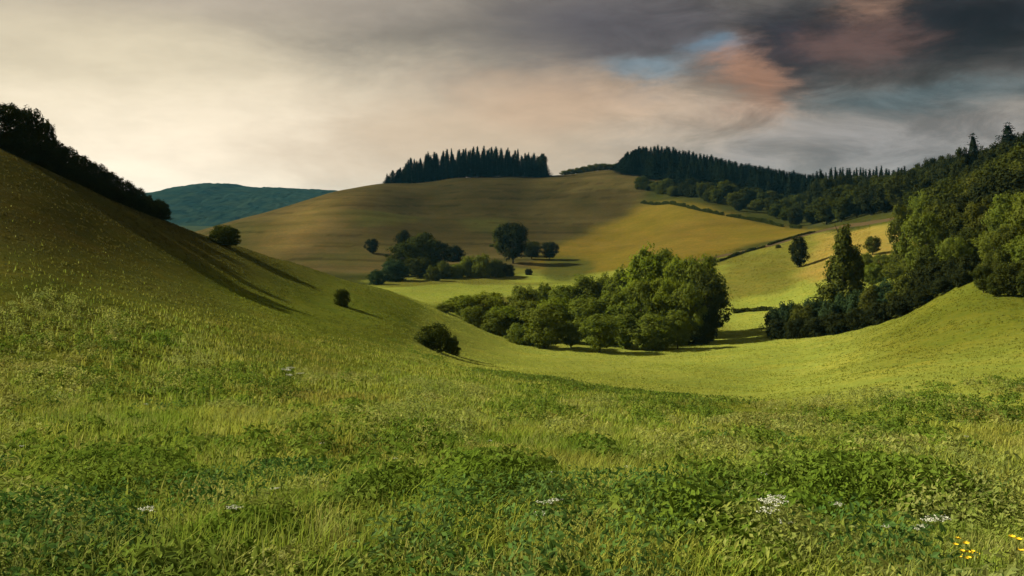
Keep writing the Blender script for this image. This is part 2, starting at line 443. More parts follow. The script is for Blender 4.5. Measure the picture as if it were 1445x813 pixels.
PROTO = {}
def proto(key, built, mat):
    (v, f, s), (tv, tf, ts) = built
    PROTO.setdefault(key, []).append((make_mesh('crown', v, f, s, mat), make_mesh('trunk', tv, tf, ts, BARK, smooth_shade=True)))
_geo = {}
for k in range(4): _geo['round', k] = broadleaf(100+k, 'round', .06+.04*k)
for k in range(2): _geo['tall', k] = broadleaf(120+k, 'tall', .04)
for k in range(2): _geo['cone', k] = broadleaf(140+k, 'cone')
for k in range(3): _geo['bush', k] = broadleaf(160+k, 'bush')
for k in range(4): _geo['spruce', k] = spruce(180+k, (.18, .20, .22, .24)[k])
_geo['pine', 0] = spruce(190, .30, .22); _geo['pine', 1] = spruce(191, .27, .28)
used_combo = {}
def get_proto(shape, k, mat):
    key = (shape, k, mat)
    if key not in used_combo:
        (v, f, s), (tv, tf, ts) = _geo[shape, k]
        used_combo[key] = (make_mesh('crown', v, f, s, MAT[mat]), make_mesh('trunk', tv, tf, ts, BARK, smooth_shade=True))
    return used_combo[key]
NV = {'round': 4, 'tall': 2, 'cone': 2, 'bush': 3, 'spruce': 4, 'pine': 2}
WR = {'round': .88, 'tall': .62, 'cone': .66, 'bush': 1.12, 'spruce': .40, 'pine': .46}   # width of the unit mesh

_tr = random.Random(3)
def place(shape, mat, x, y, h, w, name, label, cat, group=None, sink=.15):
    k = _tr.randrange(NV[shape]); cr, tk = get_proto(shape, k, mat)
    r = bpy.data.objects.new(name, None); C.objects.link(r); r.empty_display_size = .5
    r.location = (x, y, gz(x, y)-sink); r.rotation_euler = (_tr.gauss(0, .025), _tr.gauss(0, .025), _tr.uniform(0, 6.28))
    sx = w/WR[shape]; r.scale = (sx, sx, h)
    tag(r, label, cat, group)
    link('crown', cr, r); link('trunk', tk, r)
    return r
def at(shape, mat, px, top, d, wpx, name, label, cat, group=None, hmin=.8):
    """a plant standing on the ground at distance d whose top reaches the photograph's row top"""
    x = (px-CX)/F*d; z = gz(x, d); h = max(hmin, (HOR-top)/F*d+EYE-z+.15)
    return place(shape, mat, x, d, h, wpx*d/F, name, label, cat, group)

def hit(px, py, d0, d1=900):
    ds = np.geomspace(d0, d1, 600); zg = ground((px-CX)/F*ds, ds); zs = EYE+(HOR-py)/F*ds
    i = int(np.argmax(zs < zg)); return float(ds[i]) if (zs < zg).any() else d1
def at_base(shape, mat, px, top, base_py, d0, wpx, *a, **k):
    return at(shape, mat, px, top, hit(px, base_py, d0), wpx, *a, **k)

# ------------------------------------------------------------------ trees of the left ridge
ridge = [(-25, 142, 171, 56), (10, 146, 170, 56), (42, 152, 171, 46), (62, 166, 172, 34), (28, 178, 167, 50), (70, 196, 169, 44), (92, 206, 171, 44), (112, 219, 172, 40), (132, 230, 173, 42), (152, 242, 174, 40), (172, 254, 175, 38),
         (190, 264, 176, 34), (206, 274, 177, 30), (60, 212, 166, 40), (100, 232, 168, 40), (140, 252, 170, 40), (178, 272, 172, 36)]
CRD = ([-350, -150, 0, 120, 240, 345], [122, 122, 120, 130, 145, 164])
for px, t, d, w in ridge:
    d = float(np.interp(px, CRD[0], CRD[1]))+_tr.uniform(1, 9)
    at('round', 'dark', px, t, d, w, 'ridge_tree', 'dark broadleaf tree in the row climbing the skyline of the left hillside', 'tree', 'trees along the left skyline', 2.2)
at('bush', 'dark', 222, 281, 148, 40, 'ridge_tree', 'rounded dark tree ending the skyline row beside the blue hill', 'tree', 'trees along the left skyline')
for k in range(20):
    px = 5+k*11.5
    at('bush', 'dark', px, np.interp(px, [0, 100, 200, 240], [188, 236, 282, 296]), float(np.interp(px, CRD[0], CRD[1]))+2, 34, 'ridge_bush', 'dark undergrowth bush under the trees of the left skyline', 'bush', 'undergrowth of the left skyline')
at_base('bush', 'wood', 316, 317, 346, 90, 54, 'round_bush', 'round dark bush on the left slope crest in front of the blue hill', 'bush')
at_base('bush', 'wood', 482, 407, 432, 70, 24, 'round_bush', 'small dark bush alone on the middle of the left slope', 'bush')
at_base('bush', 'wood', 612, 456, 494, 70, 60, 'round_bush', 'larger dark bush low on the slope in front of the copse', 'bush')
at_base('bush', 'wood', 637, 473, 500, 70, 26, 'round_bush', 'low ragged bush touching the right side of the larger slope bush', 'bush')

# ------------------------------------------------------------------ copse in the valley
copse = [  # px, top, d, width px, shape, material
    (628, 428, 205, 30, 'bush', 'green'), (655, 417, 212, 48, 'round', 'bright'), (690, 412, 214, 54, 'round', 'bright'), (668, 430, 200, 36, 'bush', 'green'),
    (736, 403, 224, 46, 'round', 'green'), (768, 398, 232, 26, 'tall', 'green'), (795, 402, 226, 50, 'round', 'green'), (828, 388, 230, 50, 'round', 'green'), (858, 384, 232, 44, 'round', 'green'),
    (880, 376, 224, 44, 'tall', 'green'), (912, 347, 214, 62, 'tall', 'bright'), (938, 352, 220, 56, 'round', 'green'), (962, 363, 206, 56, 'round', 'bright'), (992, 361, 204, 66, 'round', 'green'), (1002, 385, 196, 52, 'round', 'wood'),
    (972, 400, 192, 50, 'round', 'green'), (940, 392, 196, 54, 'round', 'bright'), (905, 396, 198, 56, 'round', 'green'), (868, 412, 194, 54, 'round', 'green'), (828, 418, 194, 56, 'round', 'green'), (786, 420, 198, 56, 'round', 'bright'),
    (748, 424, 200, 54, 'round', 'green'), (712, 432, 200, 50, 'round', 'bright'), (700, 450, 191, 34, 'bush', 'green'), (735, 452, 187, 44, 'bush', 'green'), (768, 448, 184, 48, 'round', 'green'), (806, 446, 181, 50, 'round', 'green'),
    (846, 444, 180, 50, 'round', 'green'), (884, 440, 180, 52, 'round', 'green'), (922, 436, 180, 52, 'round', 'green'), (956, 446, 182, 44, 'round', 'green'), (985, 440, 187, 36, 'bush', 'wood')]
for i, (px, t, d, w, sh, mt) in enumerate(copse):
    lab = 'leafy green tree standing within the copse on the valley floor'
    if i == 0: lab = 'low bush at the left tip of the valley copse'
    if i == 10: lab = 'tallest fresh green tree of the valley copse with a pointed top'
    if i == 13: lab = 'big rounded tree at the right end of the valley copse'
    if i == 14: lab = 'dark shaded tree bulging out at the right edge of the copse'
    if i in range(23, 32): lab = 'low tree along the front edge of the valley copse above the mown meadow'
    if i > 22: t += (0, -16, 7, -9, 10, -12, 4, -18, 8)[i % 9]; w *= (1.0, 1.3, .85, 1.2)[i % 4]; d += (0, 5, -2, 6, 2)[i % 5]
    at(sh if i % 7 else ('tall' if sh == 'round' else sh), mt, px, t, d, w*1.12, 'copse_bush' if sh == 'bush' else 'copse_tree', lab, 'bush' if sh == 'bush' else 'tree', 'trees of the valley copse')

# ------------------------------------------------------------------ trees at the foot of the brown hill
G1 = 'trees at the foot of the brown hill'
foot = [(525, 337, 358, 20, 'round', 'dark', 'lone small tree at the left foot of the brown hill'),
        (570, 325, 372, 26, 'round', 'dark', 'slim dark treetop rising over the left foot-of-hill cluster'),
        (597, 329, 386, 52, 'round', 'wood', 'broad olive tree in the middle of the left foot-of-hill cluster'),
        (570, 343, 390, 50, 'round', 'wood', 'grey-green tree left of the broad olive tree'),
        (616, 340, 378, 42, 'round', 'dark', 'dark tree right of the broad olive tree'),
        (640, 346, 368, 34, 'bush', 'dark', 'low dark tree tapering off at the right of the left cluster'),
        (556, 366, 397, 40, 'bush', 'bluish', 'round blue-green bush low at the left of the light field'),
        (532, 380, 402, 26, 'bush', 'bluish', 'smaller blue-green bush left of the round one'),
        (592, 362, 392, 40, 'round', 'wood', 'olive tree behind the left end of the field hedge'),
        (707, 315, 360, 26, 'round', 'olive', 'light green tree leaning on the tall dark tree'),
        (724, 314, 372, 50, 'round', 'dark', 'tall dark tree standing alone below the brown hill'),
        (750, 340, 366, 28, 'round', 'wood', 'small tree just right of the tall dark tree'),
        (775, 341, 367, 27, 'round', 'dark', 'small dark tree at the right end by the golden field')]
for px, t, b, w, sh, mt, lab in foot:
    at_base(sh, mt, px, t, b, 300, w*1.1, 'hillfoot_tree', lab, 'tree', G1)
for px, t, b, w, mt in [(625, 368, 393, 30, 'olive'), (645, 371, 392, 28, 'green'), (662, 360, 391, 30, 'green'), (680, 358, 392, 34, 'green'), (700, 365, 391, 30, 'olive'), (716, 371, 390, 24, 'dark'), (610, 374, 396, 24, 'olive'), (746, 379, 388, 12, 'dark')]:
    at_base('bush', mt, px, t, b, 300, w, 'hedge_bush', 'green bush in the hedge line between brown hill and light field', 'bush', 'bushes in the field hedge')

# ------------------------------------------------------------------ spruce wood on the crest
tp = ([543, 556, 566, 580, 600, 625, 660, 700, 735, 758, 772], [247, 236, 229, 224, 216, 212, 207, 208, 212, 219, 226])
r_ = random.Random(11)
LAB_CREST = 'dark spruce in the small wood on the crest of the brown hill'
for row, (d, n_) in enumerate(((806, 32), (816, 30), (828, 30))):
    for k in range(n_):
        px = 545+(770-545)*(k+.5+r_.uniform(-.35, .35))/n_
        if row and px < 562: continue
        t = np.interp(px, *tp)+r_.uniform(-2, 2)+abs(r_.gauss(0, 5.5))
        at('spruce', 'spruce', px, t, d+r_.uniform(-3, 3), r_.uniform(13, 27), 'spruce_tree', LAB_CREST, 'tree', 'spruces of the crest wood')
at('spruce', 'spruce', 546, 245, 800, 9, 'spruce_tree', 'small outlying spruce at the left end of the crest wood', 'tree', 'spruces of the crest wood')
at('round', 'dark', 766, 217, 802, 16, 'broadleaf_tree', 'airy tree closing the right end of the crest wood', 'tree', 'spruces of the crest wood')
# low hedge on the skyline between the two woods
for k in range(9):
    px = 797+k*9.2
    at('bush', 'olive', px, np.interp(px, [795, 835, 875], [241, 231, 230])+r_.uniform(-.5, .8), 828, 15, 'skyline_bush', 'low bush in the skyline hedge between the two hilltop woods', 'bush', 'bushes of the skyline hedge')

# ------------------------------------------------------------------ dark forest right of the crest
tp2 = ([868, 885, 905, 930, 960, 1000, 1050, 1100, 1150, 1170], [234, 214, 207, 205, 211, 219, 230, 239, 247, 246])
lowd = ([868, 905, 950, 1000, 1060, 1110, 1170], [790, 745, 690, 670, 650, 640, 600])
highd = ([868, 905, 950, 1000, 1060, 1110, 1170], [815, 805, 800, 790, 765, 740, 720])
LAB_DF = 'dark spruce in the long forest running down from the hilltop'
cnt = 0
for k in range(132):
    px = 872+(1165-872)*((k*.6180339) % 1); back = k < 62
    d = np.interp(px, *highd)-r_.uniform(0, 8) if back else r_.uniform(np.interp(px, *lowd), np.interp(px, *highd))
    x = (px-CX)/F*d; zg = gz(x, d)
    lim = np.interp(px, *tp2)
    topz = HOR-(zg-EYE+r_.uniform(18, 22))/d*F
    t = lim+r_.uniform(-2, 1)+abs(r_.gauss(0, 1.8)) if back else max(topz, lim+2)
    at('spruce', 'spruce', px, t, d, r_.uniform(19, 32), 'spruce_tree', LAB_DF, 'tree', 'spruces of the dark forest')
# deciduous fringe below it
LAB_FR = 'broadleaf tree in the dim fringe below the dark spruce forest'
for k in range(84):
    px = 905+(1160-905)*((k*.6180339+.3) % 1)
    f0, f1 = np.interp(px, [900, 950, 1050, 1160], [712, 662, 572, 490]), np.interp(px, [900, 950, 1050, 1160], [715, 685, 650, 620])
    d = r_.uniform(f0, f1); x = (px-CX)/F*d; hh = r_.uniform(6, 10.5)
    place(_tr.choice(['round', 'round', 'bush']), _tr.choice(['wood', 'dark', 'wood', 'olive', 'dark']), x, d, hh, hh*r_.uniform(.9, 1.3), 'fringe_tree', LAB_FR, 'tree', 'trees fringing the dark forest')
for px, t, d, w, mt, lab in [(1152, 262, 545, 28, 'dark', 'round dark tree standing out of the forest fringe'), (1122, 292, 505, 24, 'dark', 'small round dark tree below the forest fringe')]:
    at('round', mt, px, t, d, w, 'fringe_tree', lab, 'tree', 'trees fringing the dark forest')

# ------------------------------------------------------------------ right-hand forest
tp3 = ([1140, 1180, 1225, 1245, 1270, 1300, 1340, 1372, 1400, 1430, 1500, 1600], [246, 238, 238, 236, 240, 226, 218, 212, 208, 192, 175, 160])
LAB_RS = 'dark spruce tip on the skyline of the right-hand forest'
for k in range(30):
    px = 1146+(1280-1146)*(k+r_.uniform(0, .8))/30
    at('spruce', 'spruce', px, np.interp(px, *tp3)+r_.uniform(-3, 5), r_.uniform(560, 620), r_.uniform(18, 26), 'spruce_tree', LAB_RS, 'tree', 'spruces on the right skyline')
LAB_RB = 'broadleaf tree in the mixed forest covering the right-hand hill'
for k in range(96):
    px = 1150+(1520-1150)*((k*.6180339+.1) % 1)
    dlo = np.interp(px, [1150, 1285, 1300, 1340, 1400, 1520], [480, 400, 310, 235, 190, 170]); dhi = np.interp(px, [1150, 1300, 1400, 1520], [560, 480, 400, 360])
    d = dlo+(dhi-dlo)*((k*.7548777) % 1)
    x = (px-CX)/F*d; zg = gz(x, d); hh = r_.uniform(11, 17)
    t = max(HOR-(zg-EYE+hh)/d*F, np.interp(px, *tp3)+r_.uniform(0, 10))
    mt = _tr.choice(['wood', 'dark', 'wood', 'dark']) if d > 300 else _tr.choice(['olive', 'wood', 'wood', 'dark'])
    at(_tr.choice(['round', 'round', 'tall']), mt, px, t, d, hh*.95*F/d, 'forest_tree', LAB_RB, 'tree', 'trees of the right-hand forest', 4)
for k in range(16):
    px = 1150+(1300-1150)*(k+r_.uniform(0, .8))/16
    at('round', _tr.choice(['dark', 'wood']), px, np.interp(px, *tp3)+r_.uniform(7, 14), r_.uniform(525, 555), r_.uniform(20, 30), 'forest_tree', 'rounded tree just below the spruce tips of the right skyline', 'tree', 'trees of the right-hand forest', 4)
for k in range(26):
    px = 1285+(1520-1285)*(k+r_.uniform(0, .8))/26; d = np.interp(px, [1285, 1400, 1520], [470, 380, 330])+r_.uniform(-20, 15)
    at('round', 'dark', px, np.interp(px, *tp3)+r_.uniform(-2, 7), d, r_.uniform(24, 38), 'forest_tree', 'dark treetop on the skyline of the right-hand forest', 'tree', 'trees of the right-hand forest', 4)
at('pine', 'spruce', 1377, 190, 330, 64, 'pine_tree', 'tall ragged dark conifer breaking the right skyline', 'tree')
at('pine', 'spruce', 1424, 175, 310, 78, 'pine_tree', 'tallest ragged conifer at the right border of the picture', 'tree')
at('pine', 'spruce', 1444, 186, 300, 66, 'pine_tree', 'dark conifer half hidden behind the tallest ragged one', 'tree')
for px, t, w in [(1362, 209, 40), (1393, 204, 44), (1408, 201, 44), (1437, 190, 50)]:
    at('round', 'dark', px, t, 322, w, 'forest_tree', 'dark treetop between the ragged conifers of the right skyline', 'tree', 'trees of the right-hand forest', 4)
# front of that forest, above the mown slope
front = [(1300, 300, 212, 62, 'green'), (1330, 285, 222, 62, 'olive'), (1362, 300, 200, 58, 'wood'), (1316, 345, 190, 56, 'wood'), (1345, 335, 178, 50, 'green'), (1372, 322, 180, 54, 'wood'), (1390, 280, 195, 64, 'olive'), (1425, 275, 180, 66, 'green'), (1455, 270, 170, 70, 'green'),
         (1400, 325, 160, 52, 'green'), (1428, 318, 152, 58, 'olive'), (1455, 330, 146, 60, 'green'), (1398, 368, 146, 40, 'olive'), (1426, 372, 140, 42, 'green'), (1452, 366, 138, 46, 'olive'), (1490, 330, 145, 80, 'green'), (1540, 330, 142, 80, 'green'), (1345, 262, 250, 60, 'olive'), (1310, 268, 265, 50, 'green'), (1275, 290, 240, 44, 'olive'), (1415, 248, 235, 60, 'green')]
for px, t, d, w, mt in front:
    at('round', mt, px, t, d, w, 'forest_edge_tree', 'sunlit leafy tree at the forest edge above the right-hand meadow', 'tree', 'trees of the right forest edge')
for px, t, w, d in [(1388, 375, 36, 140), (1406, 386, 30, 134), (1424, 370, 44, 133), (1447, 380, 40, 131), (1470, 366, 50, 132)]:
    at('round', 'wood', px, t, d, w, 'forest_edge_bush', 'low shrubby tree at the foot of the trees by the right border', 'bush', 'bushes at the right forest edge')
# hedge that runs from the forest to the valley floor
hedge = [(1095, 432, 192, 34, 'bluish'), (1112, 424, 191, 40, 'bluish'), (1132, 428, 187, 40, 'olive'), (1150, 420, 188, 42, 'bluish'), (1172, 424, 184, 42, 'bluish'), (1192, 414, 184, 44, 'bluish'), (1214, 408, 181, 46, 'bluish'), (1236, 400, 178, 46, 'olive'), (1258, 392, 176, 48, 'bluish'), (1280, 384, 172, 48, 'olive'), (1304, 374, 170, 50, 'dark'), (1326, 366, 166, 48, 'dark'), (1348, 362, 162, 46, 'dark'), (1368, 358, 158, 40, 'dark'),
         (1100, 450, 188, 34, 'dark'), (1124, 448, 184, 36, 'dark'), (1152, 446, 181, 38, 'dark'), (1182, 440, 178, 38, 'dark'), (1212, 434, 175, 40, 'dark'), (1242, 424, 171, 40, 'dark'), (1272, 414, 167, 40, 'dark'), (1302, 402, 163, 40, 'dark'), (1332, 390, 159, 38, 'dark'), (1358, 380, 155, 36, 'dark')]
for px, t, d, w, mt in hedge:
    at('bush', mt, px, t, d, w*1.1, 'hedge_bush', 'dense bush in the hedge running from the right forest down to the valley floor', 'bush', 'bushes of the long right hedge')
at('cone', 'olive', 1187, 316, 196, 84, 'cone_tree', 'tall cone-shaped tree rising out of the right hedge', 'tree')
at('tall', 'olive', 1202, 345, 198, 38, 'cone_tree', 'shorter tree leaning on the right side of the cone-shaped tree', 'tree')
at('tall', 'dark', 1128, 333, 318, 31, 'lone_tree', 'egg-shaped dark tree standing alone in the yellow field', 'tree')
at('round', 'olive', 1231, 333, 286, 26, 'lone_tree', 'small round tree at the near edge of the bright yellow field strip', 'tree')
for px, t, d, w in [(1222, 356, 262, 28), (1246, 358, 258, 30), (1268, 354, 255, 30), (1284, 345, 252, 30), (1210, 366, 255, 26), (1232, 372, 240, 34), (1262, 370, 235, 38), (1290, 360, 230, 40)]:
    at('bush', 'green', px, t, d, w, 'field_bush', 'light green bush between the yellow field strip and the right hedge', 'bush', 'bushes below the yellow field strip')
at('bush', 'olive', 1098, 345, 390, 9, 'field_bush', 'tiny bush beside the track through the fields', 'bush')

# ------------------------------------------------------------------ farm track between the fields
def track():
    pts = [(985, 388), (1020, 392), (1060, 403), (1100, 415), (1140, 428), (1180, 432), (1230, 400), (1290, 372)]
    P0 = np.array([world(*p) for p in pts]); t = np.linspace(0, len(pts)-1, 90)
    cx = np.interp(t, range(len(pts)), P0[:, 0]); cy = np.interp(t, range(len(pts)), P0[:, 1])
    tx = np.gradient(cx); ty = np.gradient(cy); L = np.hypot(tx, ty); nx, ny = -ty/L, tx/L
    offs = np.linspace(-4.2, 4.2, 9)
    X = cx[:, None]+nx[:, None]*offs; Y = cy[:, None]+ny[:, None]*offs
    Z = ground(X, Y)+.12-.10*np.abs(offs[None]/4.2)**3
    r, c = X.shape; i = np.arange(r*c).reshape(r, c)
    q = np.stack([i[:-1, :-1], i[1:, :-1], i[1:, 1:], i[:-1, 1:]], -1).reshape(-1, 4)
    m, n, out = new_mat('track_earth')
    g = n.add('ShaderNodeNewGeometry'); b = n.add('ShaderNodeBsdfDiffuse')
    n.l.new(n.mix(n.noise(g.outputs['Position'], .4, 5), (.045, .032, .014), (.085, .06, .026)), b.inputs[0]); n.l.new(b.outputs[0], out.inputs[0])
    tag(link('farm_track', make_mesh('farm_track', np.stack([X, Y, Z], -1).reshape(-1, 3), q.ravel(), np.full(len(q), 4), m, smooth_shade=True)), 'brown earth farm track between the golden and the yellow field', kind='structure')
track()

# ------------------------------------------------------------------ hedgerows along the field edges
def hedgerow(path, d0, h, wdt, mat, label, seed):
    g = np.random.default_rng(seed)
    pts = np.array([((px-CX)/F*hit(px, py, d0), hit(px, py, d0)) for px, py in path])
    L = np.concatenate([[0], np.cumsum(np.hypot(*np.diff(pts, axis=0).T))]); n = int(L[-1]*70*wdt)
    t = g.uniform(0, L[-1], n); gap = vnoise(t/7, t*0, seed) ; ok = gap > .10; t = t[ok]; n = len(t)
    hh = h*(.45+.9*vnoise(t/3.1, t*0, seed+1)); a = g.uniform(0, 6.28, n); rr = np.sqrt(g.uniform(size=n))
    x = np.interp(t, L, pts[:, 0])+np.cos(a)*rr*wdt*.5; y = np.interp(t, L, pts[:, 1])+np.sin(a)*rr*wdt*.5
    z = ground(x, y)+hh*g.uniform(0, 1, n)
    o = Vector((float(pts[0, 0]), float(pts[0, 1]), gz(*pts[0])))
    v, f, s_ = leaves_geo(np.stack([x, y, z], 1)-np.array(o), np.stack([np.cos(a)*.5, np.sin(a)*.5, .6+0*a], 1)+g.normal(size=(n, 3))*.4, .28*g.uniform(.6, 1.3, n), g)
    ob = link('hedgerow', make_mesh('hedgerow', v, f, s_, MAT[mat])); ob.location = o
    tag(ob, label, 'hedge', 'hedgerows between the fields')
from mathutils import Vector
hedgerow([(905, 287), (945, 288), (985, 297), (1030, 306), (1080, 315), (1130, 323)], 380, 1.8, 1.8, 'wood', 'long low hedgerow along the upper edge of the golden field below the dark forest', 11)
hedgerow([(1002, 374), (1030, 364), (1060, 354), (1090, 345), (1120, 336), (1150, 328)], 280, .9, 1.1, 'wood', 'thin dark hedgerow following the lower side of the brown farm track', 12)
hedgerow([(690, 349), (715, 344), (745, 339)], 380, 1.0, 1.6, 'olive', 'low olive hedgerow on the terrace beside the tall dark tree', 14)
hedgerow([(1030, 443), (1052, 440), (1085, 438)], 200, 1.0, 1.6, 'wood', 'low hedgerow in the gap between the copse and the right-hand hedge', 16)

# ------------------------------------------------------------------ meadow grass, herbs
def blade_mat(name, cols, trans=.35, attr=None):
    m, n, out = new_mat(name)
    geo = n.add('ShaderNodeNewGeometry'); p = geo.outputs['Position']
    a = n.noise(p, .23, 4, .6); b = n.noise(p, 1.1, 3, .6); c0 = n.noise(p, 9, 2, .5)
    c = n.mix(n.ramp(a, .38, .62), cols[0], cols[1])
    c = n.mix(n.ramp(b, .45, .68), c, cols[2])
    c = n.mix(n.ramp(n.noise(p, .09, 3), .5, .66, 0, .7), c, cols[3])
    c = n.mix(n.ramp(n.noise(p, .55, 4, .65), .48, .62, 0, .75), c, (.52, .66, .6), 'MULTIPLY')
    c = n.mix(n.ramp(n.noise(p, .38, 3, .5, dist=.4), .60, .72, 0, .8), c, (1.35, 1.25, 1.5), 'MULTIPLY')
    c = n.mix(n.ramp(c0, .35, .7, 0, .5), c, (.6, .65, .5), 'MULTIPLY')
    c = n.mix(n.ramp(geo.outputs['Random Per Island'], .0, 1, 0, .5), c, (1.3, 1.15, .8), 'MULTIPLY')
    d = n.add('ShaderNodeBsdfDiffuse'); n.l.new(c, d.inputs[0])
    t = n.add('ShaderNodeBsdfTranslucent'); n.l.new(c, t.inputs[0])
    mx = n.add('ShaderNodeMixShader'); mx.inputs[0].default_value = trans
    n.l.new(d.outputs[0], mx.inputs[1]); n.l.new(t.outputs[0], mx.inputs[2]); n.l.new(mx.outputs[0], out.inputs[0])
    return m

def scatter(n, d0, d1, g, pw=2.0, half=.62):
    """random points of the meadow between the distances d0 and d1, denser near the viewer for pw < 2"""
    u = g.uniform(size=n); d = (d0**pw+u*(d1**pw-d0**pw))**(1/pw)
    return g.uniform(-half, half, n)*(d+1.5), d
FOLD = (np.array([-.62, -.1, -.05, .02, .09, .17, .24, .34, .52, .7]), np.array([125, 112, 93, 84, 78, 70, 66, 56, 45, 42]))

def blades(n, d0, d1, hgt, wid, seed, pw):
    g = np.random.default_rng(seed)
    x, y = scatter(n, d0, d1, g, pw)
    lim = np.interp(x/y, *FOLD)*(1+(fbm(x/6, y/6, 88)-.5)*.1); keep = y < lim
    thin = np.maximum(smooth(.05, -.2, x/y)*smooth(45, 115, y), smooth(.12, .26, x/y)*smooth(.35, 1., y/lim)); keep &= g.uniform(size=n) > thin
    lush = fbm(x/2.6, y/3.4, 90); keep &= g.uniform(size=n) < .45+lush
    keep_i = keep; x, y, lush = x[keep], y[keep], lush[keep]; n = len(x)
    z = ground(x, y)
    up = smooth(-9, -4.5, uphill(x, y, z)+(fbm(x/6, y/9, 44)-.5)*4)*smooth(.08, -.02, x/y); kp2 = g.uniform(size=n) > up*.93
    x, y, z, lush = x[kp2], y[kp2], z[kp2], lush[kp2]; th_in = thin[keep_i][kp2]*1.0; n = len(x)
    h = hgt*g.uniform(.5, 1.3, n)*(.45+1.1*lush)*(1-.75*th_in); w = wid*g.uniform(.6, 1.4, n)
    th = g.uniform(0, 6.28, n); ln = g.uniform(.1, .75, n); bx, by = np.cos(th), np.sin(th)
    sx, sy = -by*w, bx*w
    b0 = np.stack([x, y, z-.03], 1); s = np.stack([sx, sy, 0*sx], 1)
    mid = b0+np.stack([bx*h*ln*.3, by*h*ln*.3, h*.6], 1); tip = b0+np.stack([bx*h*ln, by*h*ln, h*(1-.25*ln)], 1)
    v = np.stack([b0-s, b0+s, mid+s*.75, mid-s*.75, tip], 1).reshape(-1, 3)
    o = np.arange(n)[:, None]*5
    fl = np.concatenate([o+np.array([0, 1, 2, 3]), o+np.array([3, 2, 4])], 1).ravel()
    return v, fl, np.tile([4, 3], n)
def fold_band(n, seed):
    g = np.random.default_rng(seed); t = g.triangular(-.13, .02, .26, n); d = np.interp(t, *FOLD)*(1-np.abs(g.normal(size=n))*np.interp(t, [-.13, -.05, .12, .2], [.06, .13, .09, .06]))
    ok = g.uniform(size=n) < smooth(.30, .60, fbm(t*d/5, d/7, 407)); t, d = t[ok], d[ok]; n = len(t)
    per = 16; X = np.repeat(t*d, per)+g.normal(size=n*per)*.3; Y = np.repeat(d, per)+g.normal(size=n*per)*.3; m = n*per
    Z = ground(X, Y)+g.uniform(.05, .45, m)
    return leaves_geo(np.stack([X, Y, Z], 1), np.stack([0*X, -.5+0*X, .7+0*X], 1)+g.normal(size=(m, 3))*.4, .09*g.uniform(.5, 1.4, m), g, .45)
def cat_geo(parts):
    vs, fs, ss = [], [], []; o = 0
    for v, f, s in parts: vs.append(v); fs.append(f+o); ss.append(s); o += len(v)
    return np.concatenate(vs), np.concatenate(fs), np.concatenate(ss)
gm = blade_mat('meadow_blades', [(.175, .255, .030), (.29, .320, .052), (.38, .375, .110), (.24, .205, .048)])
tag(link('meadow_grass', make_mesh('meadow_grass', *cat_geo([
    blades(75000, 2.5, 11, .25, .0045, 301, 1.5), blades(120000, 9, 32, .36, .011, 302, 1.6), blades(150000, 28, 125, .36, .030, 303, 1.6)]), gm)),
    'tall unmown meadow grass covering the foreground', kind='stuff')

def herbs(n, d0, d1, seed, size, pw, pseed=0, tall=1.0, thr=0.0):
    g = np.random.default_rng(seed)
    x, y = scatter(n, d0, d1, g, pw)
    patch = fbm(x/(1.1+.02*y)+3, y/(2.6+.08*y), 95+pseed, 3)
    near = smooth(11, 5, y); keep = g.uniform(size=n) < smooth(.45-.10*near+thr, .58-.10*near+thr, patch)
    x, y, patch = x[keep], y[keep], patch[keep]
    per = 26; n = len(x)
    X = np.repeat(x, per); Y = np.repeat(y, per); Pp = np.repeat(patch, per)
    m = len(X); r = .22*np.sqrt(g.uniform(size=m)); th = g.uniform(0, 6.28, m)
    X = X+r*np.cos(th); Y = Y+r*np.sin(th)*1.2
    hh = tall*(.10+.42*smooth(.45, .75, Pp))*g.uniform(.25, 1.1, m)
    Z = ground(X, Y)+hh
    cen = np.stack([X, Y, Z], 1)
    nor = np.stack([np.cos(th)*.6, np.sin(th)*.6, .7+0*th], 1)+g.normal(size=(m, 3))*.35
    return leaves_geo(cen, nor, size*g.uniform(.5, 1.4, m), g, .45)
hm = blade_mat('herb_leaves', [(.095, .160, .018), (.14, .205, .028), (.18, .225, .042), (.095, .14, .024)], .35)
tag(link('meadow_herbs', make_mesh('meadow_herbs', *cat_geo([herbs(8200, 3, 14, 401, .038, 1.3), herbs(4600, 12, 60, 402, .07, 1.6), fold_band(1000, 407)]), hm)),
    'patches of dark broad-leaved meadow herbs among the grass', kind='stuff')

pm_ = blade_mat('pale_herb_leaves', [(.20, .25, .050), (.27, .30, .075), (.33, .33, .11), (.22, .19, .05)], .4)
tag(link('pale_meadow_herbs', make_mesh('pale_meadow_herbs', *cat_geo([herbs(6000, 3, 14, 403, .024, 1.4, 40, 1.0, .0), herbs(6500, 12, 60, 404, .055, 1.6, 40, 1.0, .01)]), pm_)),
    'pale yellow-green drifts of small-leaved herbs and seed heads in the meadow', kind='stuff')
bm_ = blade_mat('bluegreen_herb_leaves', [(.055, .125, .024), (.085, .155, .034), (.12, .19, .055), (.06, .11, .02)], .3)
tag(link('bluegreen_meadow_herbs', make_mesh('bluegreen_meadow_herbs', *cat_geo([herbs(2200, 3, 14, 405, .026, 1.4, 83, .8, .16), herbs(1000, 12, 30, 406, .05, 1.6, 83, .8, .16)]), bm_)),
    'blue-green patches of thistle-like leaves low in the meadow', kind='stuff')

